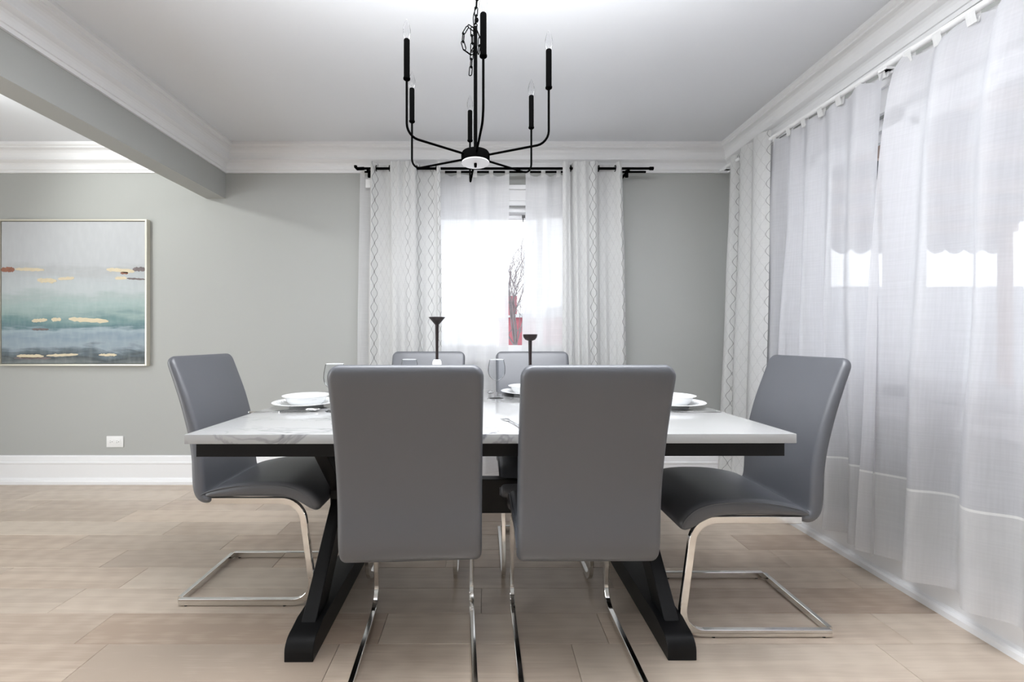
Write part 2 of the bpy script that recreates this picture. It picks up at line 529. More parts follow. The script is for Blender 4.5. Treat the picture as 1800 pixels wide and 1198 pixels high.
# back wall with its window opening
x0, x1, z0, z1 = W1
mb = MB().box((XL, YB, 0), (x0, YB + T, ZC)).box((x1, YB, 0), (XR + T, YB + T, ZC)).box((x0, YB, 0), (x1, YB + T, z0)).box((x0, YB, z1), (x1, YB + T, ZC))
struct('wall_back', mb, M['wall'])
y0, y1, z0, z1 = W2
mb = MB().box((XR, YR, 0), (XR + T, y0, ZC)).box((XR, y1, 0), (XR + T, YB, ZC)).box((XR, y0, 0), (XR + T, y1, z0)).box((XR, y0, z1), (XR + T, y1, ZC))
struct('wall_right', mb, M['wall'])
struct('wall_left', MB().box((XL - T, YR, 0), (XL, YB, ZC)), M['wall'])
struct('wall_front', MB().box((XL - T, YR - T, 0), (XR + T, YR, ZC)), M['wall'])
struct('trim_1', MB().box((BX0, YR, BZ), (BX1, YB, ZC)), M['wall'])['label'] = 'painted ceiling beam between the two rooms'

# crown moulding profile: (projection from wall, height)
crown = [(0.0, 2.268), (0.013, 2.268), (0.015, 2.286), (0.021, 2.288), (0.022, 2.294)]
crown += [(0.022 + 0.031 * (1 - math.cos(R(a))), 2.296 + 0.040 * math.sin(R(a))) for a in (20, 40, 60, 80)]
crown += [(0.056, 2.340), (0.062, 2.344), (0.062, 2.352), (0.056, 2.356)]
crown += [(0.058 + 0.034 * (1 - math.cos(R(a))), 2.358 + 0.052 * math.sin(R(a))) for a in (20, 40, 60, 80)]
crown += [(0.096, 2.412), (0.101, 2.414), (0.101, 2.422), (0.108, 2.426), (0.115, 2.432), (0.115, 2.4499), (0.0, 2.4499)]


def run(name, prof, fa, fb, mat):
    """extrude prof; fa/fb map (p,z) to the two end points"""
    return struct(name, MB().rings([[fa(p, z) for p, z in prof], [fb(p, z) for p, z in prof]]), mat)


run('trim_2', crown, lambda p, z: (BX1 + p, YB - p, z), lambda p, z: (XR - p, YB - p, z), M['trim'])
run('trim_3', crown, lambda p, z: (XR - p, YB - p, z), lambda p, z: (XR - p, YR, z), M['trim'])
run('trim_4', crown, lambda p, z: (BX1 + p, YR, z), lambda p, z: (BX1 + p, YB - p, z), M['trim'])
run('trim_5', crown, lambda p, z: (XL + p, YB - p, z), lambda p, z: (BX0 - p, YB - p, z), M['trim'])
run('trim_6', crown, lambda p, z: (BX0 - p, YB - p, z), lambda p, z: (BX0 - p, YR, z), M['trim'])
# baseboards with shoe moulding
bb = [(0, 0.0), (0.034, 0.0), (0.034, 0.020), (0.030, 0.034), (0.020, 0.043), (0.018, 0.048), (0.018, 0.142), (0.021, 0.150), (0.021, 0.158),
      (0.014, 0.164), (0.012, 0.196), (0.006, 0.204), (0, 0.206)]
bb2 = [(0, 0.0), (0.050, 0.0), (0.050, 0.022), (0.044, 0.032), (0.034, 0.036), (0.030, 0.040), (0.030, 0.142), (0.033, 0.150), (0.033, 0.158),
       (0.024, 0.164), (0.02, 0.196), (0.010, 0.204), (0, 0.206)]
run('baseboard_back', bb, lambda p, z: (XL + p, YB - p, z), lambda p, z: (XR - p, YB - p, z), M['trim'])
run('baseboard_right', bb2, lambda p, z: (XR - p, YB - p * 0.6, z), lambda p, z: (XR - p, YR, z), M['trim'])
run('baseboard_left', bb, lambda p, z: (XL + p, YR, z), lambda p, z: (XL + p, YB - p, z), M['trim'])

# back window
w1 = struct('window_1')
x0, x1, z0, z1 = W1
c = 0.085
mb = MB().box((x0 - c, YB - 0.022, z0 - c), (x0, YB, z1)).box((x1, YB - 0.022, z0 - c), (x1 + c, YB, z1))
mb.box((x0 - c, YB - 0.022, z1), (x1 + c, YB, z1 + 0.11)).box((x0 - c - 0.015, YB - 0.040, z1 + 0.11), (x1 + c + 0.015, YB, z1 + 0.14))
mb.box((x0 - c, YB - 0.028, z1 + 0.03), (x1 + c, YB - 0.022, z1 + 0.05))
link('window_casing', mb, M['trim'], w1)
link('window_sill', MB().box((x0 - c - 0.02, YB - 0.027, z0 - 0.03), (x1 + c + 0.02, YB + 0.06, z0)), M['trim'], w1, bevel=0.004)
mb = MB()
for a, b2 in (((x0, YB + 0.03, z0), (x0 + 0.045, YB + 0.12, z1)), ((x1 - 0.045, YB + 0.03, z0), (x1, YB + 0.12, z1)),
              ((x0, YB + 0.03, z1 - 0.035), (x1, YB + 0.12, z1)), ((x0, YB + 0.03, z0), (x1, YB + 0.12, z0 + 0.05))):
    mb.box(a, b2)
link('window_frame', mb, M['vinyl'], w1)
xm = 0.42
for (xa, xb, yy) in ((x0 + 0.045, xm + 0.02, YB + 0.085), (xm - 0.02, x1 - 0.045, YB + 0.05)):
    mb = MB()
    zt, zb = z1 - 0.035, z0 + 0.05
    mb.box((xa, yy, zb), (xa + 0.04, yy + 0.03, zt)).box((xb - 0.04, yy, zb), (xb, yy + 0.03, zt))
    mb.box((xa, yy, zt - 0.035), (xb, yy + 0.03, zt)).box((xa, yy, zb), (xb, yy + 0.03, zb + 0.04))
    s = link('sash', mb, M['vinyl'], w1)
    link('pane', MB().box((xa + 0.04, yy + 0.013, zb + 0.04), (xb - 0.04, yy + 0.017, zt - 0.035)), M['pane'], s)
link('latch', MB().box((0.285, YB + 0.04, 1.955), (0.315, YB + 0.05, 1.975)).box((0.29, YB + 0.04, 1.925), (0.298, YB + 0.05, 1.96)), M['slot'], w1)

# right window
w2 = struct('window_2')
y0, y1, z0, z1 = W2
c = 0.09
mb = MB().box((XR - 0.022, y0 - c, z0), (XR, y0, z1)).box((XR - 0.022, y1, z0), (XR, y1 + c, z1))
mb.box((XR - 0.022, y0 - c, z1), (XR, y1 + c, z1 + 0.11)).box((XR - 0.04, y0 - c - 0.01, z1 + 0.10), (XR, y1 + c + 0.01, z1 + 0.13))
mb.box((XR - 0.022, y0 - c, z0 - 0.09), (XR, y1 + c, z0 - 0.02))
link('window_casing', mb, M['trim'], w2)
link('window_sill', MB().box((XR - 0.055, y0 - c - 0.02, z0 - 0.02), (XR + 0.06, y1 + c + 0.02, z0)), M['trim'], w2, bevel=0.004)
mb = MB().box((XR + 0.03, y0, z1 - 0.05), (XR + 0.12, y1, z1)).box((XR + 0.03, y0, z0), (XR + 0.12, y1, z0 + 0.05))
mb.box((XR + 0.03, y0, z0), (XR + 0.12, y0 + 0.05, z1)).box((XR + 0.03, y1 - 0.05, z0), (XR + 0.12, y1, z1))
for ym in (1.90, 0.65):
    mb.box((XR + 0.03, ym - 0.05, z0), (XR + 0.12, ym + 0.05, z1))
link('window_frame', mb, M['vinyl'], w2)
for ya, yb in ((y0 + 0.05, 0.60), (0.70, 1.85), (1.95, y1 - 0.05)):
    mb = MB(); zt, zb, xx = z1 - 0.05, z0 + 0.05, XR + 0.06
    mb.box((xx, ya, zb), (xx + 0.03, ya + 0.035, zt)).box((xx, yb - 0.035, zb), (xx + 0.03, yb, zt))
    mb.box((xx, ya, zt - 0.035), (xx + 0.03, yb, zt)).box((xx, ya, zb), (xx + 0.03, yb, zb + 0.035))
    s = link('sash', mb, M['vinyl'], w2)
    link('pane', MB().box((xx + 0.013, ya + 0.035, zb + 0.035), (xx + 0.017, yb - 0.035, zt - 0.035)), M['pane'], s)

# ------------------------------------------------------------------ outside
struct('ground', MB().box((-14, YB + T + 0.02, -0.6), (16, 24, -0.5)).box((XR + T + 0.02, -8, -0.6), (16, YB + T + 0.02, -0.5)), M['snow'])
pc = thing('patio_cover', 'dark metal patio cover with pale joists seen through the side window gap', 'canopy', (2.1, 3, 2.45))
link('roof_sheet', MB().box((-0.1, -4.5, 0.20), (5.2, 3.0, 0.23)), M['metal_roof'], pc)
for i in range(10):
    yy = -4.2 + 0.78 * i
    link('joist', MB().box((-0.1, yy, 0.08), (5.2, yy + 0.05, 0.20)), M['joist'], pc)
mb = MB()
poly = [(-0.1, 0.2)]
k = 20
for i in range(k * 6 + 1):
    xx = -0.1 + 5.3 * i / (k * 6)
    poly.append((xx, -0.12 - 0.07 * abs(math.sin(PI * i / 6))))
poly.append((5.2, 0.2))
top = [(p[0], 3.0, 0.22) for p in poly[1:-1]]; bot = [(p[0], 3.0, p[1]) for p in poly[1:-1]]
mb.rings([top, bot, [(a, b2 + 0.02, c_) for a, b2, c_ in bot], [(a, b2 + 0.02, c_) for a, b2, c_ in top]], closed_ring=False, cap=False)
link('valance', mb, M['valance'], pc)
for xx, yy in ((5.0, 2.8), (5.0, -0.6)):
    link('post', MB().box((xx, yy, -2.95), (xx + 0.1, yy + 0.1, 0.1)), M['joist'], pc)
fe = thing('garden_fence', 'pale grey garden fence faintly seen through the side curtains', 'fence', (0, 0, -0.5))
for i in range(44):
    link('board', MB().box((2.4 + 0.26 * i, 8.4, 0), (2.64 + 0.26 * i, 8.43, 2.6)), M['fence'], fe)

hs = thing('red_house', 'red brick house behind bare branches outside the back window', 'house', (0.9, 9.0, -0.5))
link('wall', MB().box((-0.5, 0, 0), (1.9, 2, 2.02)), M['redbrick'], hs)
link('roof', MB().prism([(-0.6, 2.02), (2.0, 2.02), (0.7, 2.25)], -0.1, 2.1, axis=1), M['snow'], hs)
link('chimney', MB().box((-0.42, 0.2, 2.0), (-0.18, 0.6, 2.50)), M['redbrick'], hs)

tr = thing('bare_tree', 'bare leafless tree with thin branches outside the back window', 'tree', (0.44, 5.6, -0.5))
rng = random.Random(11)
mb = MB()


def branch(p, d, ln, r, dep):
    pts = [p]; dd = d.copy(); n = 5
    for i in range(n):
        dd = (dd + Vector((rng.uniform(-.22, .22), rng.uniform(-.22, .22), rng.uniform(-.08, .2)))).normalized()
        pts.append(pts[-1] + dd * ln / n)
    mb.tube(pts, lambda t, r=r: r * (1 - 0.55 * t), n=5)
    if dep > 0:
        for _ in range(4 if dep > 1 else 3):
            q = pts[rng.randint(1, n)]
            nd = (dd + Vector((rng.uniform(-1, 1), rng.uniform(-1, 1), rng.uniform(-.2, .7)))).normalized()
            branch(q, nd, ln * rng.uniform(.5, .75), r * 0.5, dep - 1)


mbt = mb
mb = MB()
mb.tube([(0, 0, 0), (0.02, 0, 0.8), (-0.02, 0.02, 1.5)], lambda t: 0.045 - 0.015 * t, n=8)
link('trunk', mb, M['bark'], tr, smooth=True)
mb = mbt
for dvec in (Vector((-0.12, 0, 1)), Vector((0.08, 0.1, 1)), Vector((-0.35, 0.1, 0.8)), Vector((0.1, -0.2, 1)), Vector((-0.02, 0.3, 1)), Vector((0.4, 0, 0.9))):
    branch(Vector((-0.02, 0.02, 1.45)), dvec.normalized(), rng.uniform(0.9, 1.2), 0.012, 3)
link('branches', mb, M['bark'], tr, smooth=True)

# ------------------------------------------------------------------ outlet and painting
ou = thing('wall_outlet', 'white double socket outlet low on the wall under the painting', 'outlet', (-2.696, YB, 0.306))
link('cover_plate', MB().box((-0.061, -0.006, -0.041), (0.061, 0, 0.041)), M['plastic'], ou, bevel=0.002)
for sx_ in (-0.026, 0.022):
    rc = link('receptacle', MB().box((sx_ - 0.019, -0.008, -0.016), (sx_ + 0.019, -0.006, 0.016)), M['plastic'], ou, bevel=0.001)
    mb = MB().box((sx_ - 0.009, -0.0086, 0.004), (sx_ + 0.000, -0.0078, 0.006)).box((sx_ - 0.009, -0.0086, -0.007), (sx_ + 0.000, -0.0078, -0.005))
    mb.box((sx_ + 0.006, -0.0086, -0.003), (sx_ + 0.011, -0.0078, 0.002))
    link('slot', mb, M['slot'], rc)

PX0, PX1, PZ0, PZ1 = -3.515, -2.440, 0.862, 1.924
pa = thing('painting', 'abstract seascape painting with gold streaks in a champagne frame', 'painting', (PX0, YB, PZ0))
Wd, Hd, D = PX1 - PX0, PZ1 - PZ0, 0.036
t = 0.013
mb = MB()
mb.box((0, -D, 0), (t, 0, Hd)).box((Wd - t, -D, 0), (Wd, 0, Hd)).box((t, -D, 0), (Wd - t, 0, t)).box((t, -D, Hd - t), (Wd - t, 0, Hd))
link('frame', mb, M['frame'], pa, bevel=0.0015, seg=1)
link('canvas', MB().box((t + 0.004, -D + 0.008, t + 0.004), (Wd - t - 0.004, -0.004, Hd - t - 0.004)), M['painting'], pa)
rng = random.Random(3)
cx0, cx1, cz0, cz1 = t, Wd - t, t, Hd - t


def stroke(px0, px1, py0, py1, mat, name, tilt=0.0):
    X = lambda p: cx0 + (p - 5) / 938 * (cx1 - cx0)
    Z = lambda p: cz1 - (p - 105) / 945 * (cz1 - cz0)
    n = 14; up, lo = [], []
    for i in range(n + 1):
        u = i / n; e = min(1, 0.35 + 5 * u * (1 - u))
        xm_ = X(px0 + (px1 - px0) * u); zc = (py0 + py1) / 2 + tilt * (u - 0.5); hh = (py1 - py0) / 2 * e
        up.append((xm_, Z(zc - hh * rng.uniform(0.55, 1)))); lo.append((xm_, Z(zc + hh * rng.uniform(0.55, 1))))
    poly = up + lo[::-1]
    link(name, MB().prism(poly, -D + 0.0068, -D + 0.0082, axis=1), mat, pa)


for a in ((95, 285, 412, 438, 6), (690, 870, 416, 446, 14), (240, 365, 480, 516, 6), (745, 822, 470, 494, 0), (445, 702, 742, 778, 16), (205, 305, 748, 776, -8),
          (332, 395, 742, 770, 0), (108, 282, 984, 1012, 2), (300, 505, 980, 1002, -8), (375, 480, 472, 496, -6), (640, 755, 980, 1000, 0)):
    stroke(a[0], a[1], a[2], a[3], M['gold'], 'gold_streak', a[4])
stroke(5, 92, 406, 446, M['rust'], 'rust_streak')
stroke(780, 830, 438, 458, M['rust'], 'rust_streak')
stroke(822, 943, 480, 494, M['umber'], 'umber_streak', 6)
stroke(860, 943, 406, 440, M['umber'], 'umber_streak')
stroke(205, 315, 812, 830, M['umber'], 'umber_streak')
stroke(90, 330, 1004, 1020, M['umber'], 'umber_streak')


# ------------------------------------------------------------------ dining table
def quad_block(mb, yc, z_a, z_b, ya, yb, x_a, x_b, th):
    pass


tb = thing('dining_table', 'white marble topped dining table on black wooden trestle legs', 'table', (0.0215, 1.845, 0), R(0.35))
HX, HY = 0.9265, 0.555
link('table_top', MB().box((-HX, -HY, 0.736), (HX, HY, 0.765)), M['marble'], tb, bevel=0.002)
ax, ay = HX - 0.022, HY - 0.022
mb = MB().box((-ax, -ay, 0.692), (ax, -ay + 0.03, 0.736)).box((-ax, ay - 0.03, 0.692), (ax, ay, 0.736))
mb.box((-ax, -ay + 0.03, 0.692), (-ax + 0.03, ay - 0.03, 0.736)).box((ax - 0.03, -ay + 0.03, 0.692), (ax, ay - 0.03, 0.736))
link('apron', mb, M['black_wood'], tb)
for sx_ in (-1, 1):
    xc = 0.627 * sx_
    xl = xc
    # foot: block with rounded ends along the table's depth
    prof = []
    L_ = 0.452
    prof += [(-L_, 0), (-L_, 0.030)]
    prof += [(-L_ + 0.055 * (1 - math.cos(R(a))), 0.030 + 0.044 * math.sin(R(a))) for a in (15, 30, 45, 60, 75, 90)]
    prof += [(-L_ + 0.10, 0.084)]
    prof += [(-p[0], p[1]) for p in reversed(prof)]
    link('foot', MB().prism(prof, xl - 0.047, xl + 0.047, axis=0), M['black_wood'], tb, bevel=0.0015, seg=1)
    # crossing legs
    for dr in (-1, 1):
        def P(z):   # centre line: z .08 -> -.315*dr ; z .692 -> .25*dr
            return dr * (-0.315 + (z - 0.08) / 0.612 * 0.585)
        h = 0.058
        poly = [(P(0.078) - h, 0.078), (P(0.078) + h, 0.078), (P(0.692) + h, 0.692), (P(0.692) - h, 0.692)]
        link('leg', MB().prism(poly, xl - 0.025 + 0.001 * dr, xl + 0.025 + 0.001 * dr, axis=0), M['black_wood'], tb, bevel=0.002, seg=1)
    link('centre_block', MB().box((xl - 0.030, -0.075, 0.29), (xl + 0.030, 0.075, 0.475)), M['black_wood'], tb, bevel=0.002, seg=1)
    link('top_rail', MB().box((xl - 0.035, -ay + 0.03, 0.700), (xl + 0.035, ay - 0.03, 0.736)), M['black_wood'], tb)
link('stretcher', MB().box((-0.60, -0.026, 0.311), (0.60, 0.026, 0.455)), M['black_wood'], tb, bevel=0.002, seg=1)
TZ = 0.765


# ------------------------------------------------------------------ cantilever chairs  (local: sits facing +y, base rear at y=0)
def section(w_, h, r, n=5):
    """rounded rectangle, half width w_, half thickness h"""
    r = min(r, h * 0.98, w_ * 0.9); pts = []
    for cxx, cyy, a0 in ((w_ - r, h - r, 0), (-w_ + r, h - r, 90), (-w_ + r, -h + r, 180), (w_ - r, -h + r, 270)):
        for i in range(n + 1):
            a = R(a0 + 90 * i / n)
            pts.append((cxx + r * math.cos(a), cyy + r * math.sin(a)))
        if a0 == 0:   # extra points along the flat top
            for q in (0.6, 0.2, -0.2, -0.6): pts.append(((w_ - r) * q, h))
        if a0 == 180:
            for q in (-0.6, -0.2, 0.2, 0.6): pts.append(((w_ - r) * q, -h))
    return pts


def sweep(ctrl, w0, r_end0, r_end1, nseg, pillow=0.0, edge_r=0.02):
    """ctrl: (y, z, thickness); ends rounded in width with radii r_end0 / r_end1"""
    c_ = catmull(ctrl, nseg)
    L = [0]
    for i in range(1, nseg):
        L.append(L[-1] + math.hypot(c_[i][0] - c_[i - 1][0], c_[i][1] - c_[i - 1][1]))
    rs = []
    for i, (yy, zz, th) in enumerate(c_):
        a = c_[max(0, i - 1)]; b_ = c_[min(nseg - 1, i + 1)]
        t_ = Vector((0, b_[0] - a[0], b_[1] - a[1])).normalized()
        nr = Vector((0, -t_.z, t_.y))
        d0, d1 = L[i], L[-1] - L[i]
        w_ = w0
        if d0 < r_end0: w_ -= r_end0 - math.sqrt(max(0, r_end0 ** 2 - (r_end0 - d0) ** 2))
        if d1 < r_end1: w_ -= r_end1 - math.sqrt(max(0, r_end1 ** 2 - (r_end1 - d1) ** 2))
        rg = []
        for (sx_, sh) in section(w_, th / 2, edge_r):
            bulge = pillow * (1 - (sx_ / w_) ** 2) * math.sin(PI * min(1, max(0, L[i] / L[-1]))) * (1 if sh > 0 else 0)
            rg.append(Vector((sx_, yy, zz)) + nr * (sh + bulge))
        rs.append(rg)
    mb_ = MB().rings(rs)
    return mb_


def bend_path():
    """side bar centre line in (y, z), from rear of the floor runner round to the rear of the seat rail"""
    p = [(0.004, 0.0165)]
    p += [(0.10, 0.0165), (0.30, 0.0165)]
    r1 = 0.075
    cx_, cz_ = 0.528 - r1, 0.0165 + r1
    p += arc((cx_, cz_), r1, -90, 4, 9)
    r2 = 0.085
    tx, tz = 0.496, 0.416 - r2
    p += arc((tx - r2, tz), r2, 6, 90, 9)
    p += [(0.25, 0.416), (0.112, 0.416)]
    return p


def make_chair(label, loc, rz):
    t_ = thing('dining_chair', label, 'chair', loc, rz, 'grey cantilever chairs around the table')
    E = 1.224
    back = [(1.108, .424, .020), (1.120, .424, .032), (1.140, .427, .042), (1.157, .443, .046), (1.165, .475, .048), (1.168, .53, .048), (1.171, .59, .047),
            (1.184, .675, .046), (1.212, .785, .044), (1.240, .870, .040), (1.266, .942, .036), (1.276, .970, .030), (1.280, .981, .018), (1.281, .984, .006)]
    o = link('backrest', sweep([(E - a, b_, c_) for a, b_, c_ in back][::1], 0.2035, 0.022, 0.034, 46, 0.004, 0.019), M['leather'], t_, smooth=True, angle=60)
    seat = [(1.135, .436, .006), (1.128, .440, .020), (1.08, .449, .040), (.99, .458, .054), (.90, .460, .058), (.83, .457, .060), (.785, .449, .062), (.745, .432, .064),
            (.712, .407, .056), (.695, .390, .036), (.688, .383, .008)]
    link('seat', sweep([(E - a, b_ + 0.001, c_) for a, b_, c_ in seat], 0.2035, 0.012, 0.022, 40, 0.010, 0.022), M['leather'], t_, smooth=True, angle=60)
    cs = catmull([(E - a, b_ + 0.001, c_) for a, b_, c_ in seat], 40)
    for s in (-1, 1):
        pp = []
        for i in range(3, 37):
            a, b_ = cs[i - 1], cs[i + 1]
            nr = Vector((0, -(b_[1] - a[1]), b_[0] - a[0])).normalized()
            pp.append(Vector((0.2015 * s, cs[i][0], cs[i][1])) + nr * (cs[i][2] / 2 - 0.010))
        link('piping', MB().tube(pp, 0.0026, n=6), M['leather'], t_, smooth=True)
        path = [(0.186 * s, a, b_) for a, b_ in bend_path()]
        link('leg', MB().bar(path, (1, 0, 0), 0.017, 0.025, bev=0.0015), M['chrome'], t_, smooth=True, angle=40)
        for yy in (0.03, 0.42):
            link('glide', MB().lathe([(0.007, 0.0), (0.007, 0.004)], (0.186 * s, yy, 0), n=12), M['rubber'], t_)
    link('base_bar', MB().bar([(-0.1775, -0.0015, 0.0165), (0.1775, -0.0015, 0.0165)], (0, 1, 0), 0.017, 0.025, bev=0.0015), M['chrome'], t_, smooth=True, angle=40)
    return t_


ch = make_chair('grey leather chair seen from behind, in front of the left half of the table', (-0.205, 1.165, 0), R(3.2))
G_ = 'grey cantilever chairs around the table'
dup(ch, (0.300, 1.165, 0), R(0.2), 'grey leather chair seen from behind, in front of the right half of the table')
dup(ch, (1.232, 1.5 + 0.196, 0), R(90), 'grey leather chair at the right end of the table beside the white curtains')
lc = dup(ch, (-1.206, 1.678 + 0.196, 0), R(-90), 'grey leather chair at the left end of the table beside the painting')
for c_ in lc.children:
    if c_.name.startswith(('seat', 'backrest')):
        c_.location.y = 0.024
dup(ch, (-0.307, 2.345, 0), R(180), 'grey leather chair on the window side, behind the left front chair')
dup(ch, (0.272, 2.345, 0), R(180), 'grey leather chair on the window side, behind the wine glass and right candle holder')

# ------------------------------------------------------------------ tableware
def rim_bumps(mb, r, z, n, s, c=(0, 0, 0)):
    for i in range(n):
        a = 2 * PI * i / n
        x_, y_ = r * math.cos(a), r * math.sin(a)
        mb.lathe([(s * 0.2, s * 0.5), (s, 0.0), (s * 0.2, -s * 0.4)], (x_, y_, z), n=6)


M['relief'] = pbr('grey_lace_pattern', (0.62, 0.63, 0.64), 0.25)


def make_plate(label, loc, k):
    t_ = thing('dinner_plate', label, 'plate', loc, 0, 'dinner plates on the table')
    prof = [(0.0, 0.002), (0.060, 0.002), (0.062, 0.0), (0.068, 0.0), (0.070, 0.004), (0.088, 0.010), (0.128, 0.0185), (0.1345, 0.0205), (0.1355, 0.0222),
            (0.134, 0.0232), (0.127, 0.0215), (0.090, 0.0135), (0.084, 0.0105), (0.070, 0.0075), (0.0, 0.0070)]
    link('plate_body', MB().lathe(prof, n=56), M['porcelain'], t_, smooth=True, angle=50)
    mb = MB()
    rim_bumps(mb, 0.118, 0.0205, 44, 0.0026); rim_bumps(mb, 0.107, 0.0178, 34, 0.0030); rim_bumps(mb, 0.125, 0.0222, 70, 0.0014)
    o = link('rim_pattern', mb, M['relief'], t_); o['kind'] = 'stuff'
    return t_


def make_bowl(label, loc):
    t_ = thing('soup_bowl', label, 'bowl', loc, 0, 'soup bowls on the plates')
    prof = [(0.0, 0.003), (0.050, 0.003), (0.053, 0.0), (0.060, 0.0), (0.064, 0.003), (0.074, 0.011), (0.0795, 0.022), (0.083, 0.033), (0.090, 0.0375), (0.0965, 0.0395),
            (0.0972, 0.0412), (0.095, 0.0420), (0.087, 0.0402), (0.080, 0.0365), (0.076, 0.024), (0.070, 0.013), (0.055, 0.008), (0.0, 0.0075)]
    link('bowl_body', MB().lathe(prof, n=56), M['porcelain'], t_, smooth=True, angle=50)
    mb = MB()
    for k in range(4):
        a0 = PI / 4 + k * PI / 2
        for j in range(-2, 3):
            for (r_, z_) in ((0.0805, 0.029), (0.077, 0.021)):
                a = a0 + j * 0.05
                mb.lathe([(0.0004, 0.0022), (0.0022, 0.0), (0.0004, -0.0022)], (r_ * math.cos(a), r_ * math.sin(a), z_), n=6)
    o = link('flower_relief', mb, M['relief'], t_); o['kind'] = 'stuff'
    return t_


PLZ = TZ
pl = make_plate('white dinner plate with lacy rim at the left end of the table', (-0.762, 1.835, PLZ), 0)
dup(pl, (0.808, 1.835, PLZ), R(11), 'white dinner plate with lacy rim at the right end of the table')
dup(pl, (0.225, 2.215, PLZ), R(23), 'white dinner plate by the centre wine glass, in front of the far right chair')
bo = make_bowl('white soup bowl on the plate at the left end of the table', (-0.762, 1.835, PLZ + 0.0074))
dup(bo, (0.808, 1.835, PLZ + 0.0074), R(20), 'white soup bowl on the plate at the right end of the table')
dup(bo, (0.225, 2.215, PLZ + 0.0074), R(40), 'white soup bowl on the plate in front of the far right chair')


def make_glass(label, loc):
    t_ = thing('wine_glass', label, 'glass', loc, 0, 'wine glasses on the table')
    prof = [(0.0, 0.0), (0.034, 0.0), (0.0345, 0.0012), (0.030, 0.0025), (0.012, 0.005), (0.005, 0.009), (0.0036, 0.018), (0.0034, 0.05), (0.0038, 0.078), (0.007, 0.086)]
    link('stem', MB().lathe(prof, n=28), M['glass'], t_, smooth=True, angle=60)
    bowl = [(0.0, 0.083), (0.010, 0.0865), (0.022, 0.093), (0.034, 0.105), (0.0405, 0.120), (0.0425, 0.134), (0.0415, 0.152), (0.038, 0.172), (0.0345, 0.189)]
    inner = [(r_ - 0.0012, z_ + (0.0015 if r_ < 0.03 else 0)) for r_, z_ in reversed(bowl[1:])] + [(0.0, 0.0865)]
    link('glass_bowl', MB().lathe(bowl + inner, n=32), M['glass'], t_, smooth=True, angle=60)
    mb = MB()
    mb.tube([(0.0340 * math.cos(2 * PI * i / 32), 0.0340 * math.sin(2 * PI * i / 32), 0.1893) for i in range(32)], 0.0009, n=6, closed=True)
    link('rim', mb, M['porcelain'], t_, smooth=True)
    return t_


wg = make_glass('wine glass in the open gap between the two front chairs', (0.064, 2.085, TZ))
dup(wg, (-0.595, 1.705, TZ), 0, 'wine glass at the left, half hidden by the left front chair')
dup(wg, (-0.362, 2.085, TZ), 0, 'wine glass whose rim just shows above the left front chair')


def cutlery(kind, label, loc, rz, group=None):
    """long axis +y is the working end; total length about .2"""
    t_ = thing(kind, label, kind, loc, rz, group)
    n = 12
    mb = MB()

    def strip(pts, z0_, z1_, curve=0.0):
        L = [(-w_, y_, z0_ + curve * math.sin(PI * (y_ + 0.1) / 0.2)) for y_, w_ in pts]
        Rr = [(w_, y_, z0_ + curve * math.sin(PI * (y_ + 0.1) / 0.2)) for y_, w_ in pts]
        Lt = [(-w_, y_, z + (z1_ - z0_)) for (_, y_, z), (y2, w_) in zip(L, pts)]
        Rt = [(w_, y_, z + (z1_ - z0_)) for (_, y_, z), (y2, w_) in zip(L, pts)]
        rs = [[a, b_, c_, d_] for a, b_, c_, d_ in zip(L, Rr, Rt, Lt)]
        return rs
    handle = [(-0.10, 0.004), (-0.097, 0.0075), (-0.085, 0.0085), (-0.06, 0.0065), (-0.02, 0.0035), (0.02, 0.0028), (0.035, 0.003)]
    if kind == 'table_knife':
        handle = [(-0.12, 0.005), (-0.115, 0.008), (-0.06, 0.007), (0.0, 0.0055), (0.004, 0.008)]
        mb.rings(strip(handle, 0.0, 0.006))
        link('handle', mb, M['steel'], t_)
        mb = MB().prism([(-0.006, 0.004), (0.009, 0.004), (0.0105, 0.06), (0.008, 0.10), (0.0, 0.118), (-0.006, 0.10)], 0.002, 0.0035, axis=2)
        link('blade', mb, M['steel'], t_)
    else:
        mb.rings(strip(handle, 0.0005, 0.003, 0.004))
        link('handle', mb, M['steel'], t_, smooth=True)
        if kind == 'fork':
            mb = MB().prism([(-0.003, 0.034), (0.003, 0.034), (0.009, 0.046), (0.0115, 0.06), (-0.0115, 0.06), (-0.009, 0.046)], 0.003, 0.0055, axis=2)
            link('fork_head', mb, M['steel'], t_)
            for q in range(4):
                xx = -0.0095 + q * 0.00633
                mb = MB().bar([(xx, 0.059, 0.0043), (xx, 0.08, 0.0025), (xx, 0.098, 0.0055)], (1, 0, 0), 0.0028, 0.0018)
                link('tine', mb, M['steel'], t_)
        else:
            rs = []
            for i in range(9):
                u = i / 8; yy = 0.032 + 0.062 * u
                ww = 0.020 * math.sqrt(max(0.01, 1 - (2 * u - 1) ** 2)) * (1.0 - 0.12 * (1 - u))
                dp = 0.007 * math.sqrt(max(0.0, 1 - (2 * u - 1) ** 2))
                up = [(ww * math.cos(PI * j / 8), yy, 0.0085 - dp * math.sin(PI * j / 8)) for j in range(9)]
                rs.append(up + [(p[0] * 0.94, p[1], p[2] + 0.0012) for p in reversed(up)])
            link('spoon_bowl', MB().rings(rs), M['steel'], t_, smooth=True, angle=60)
    return t_


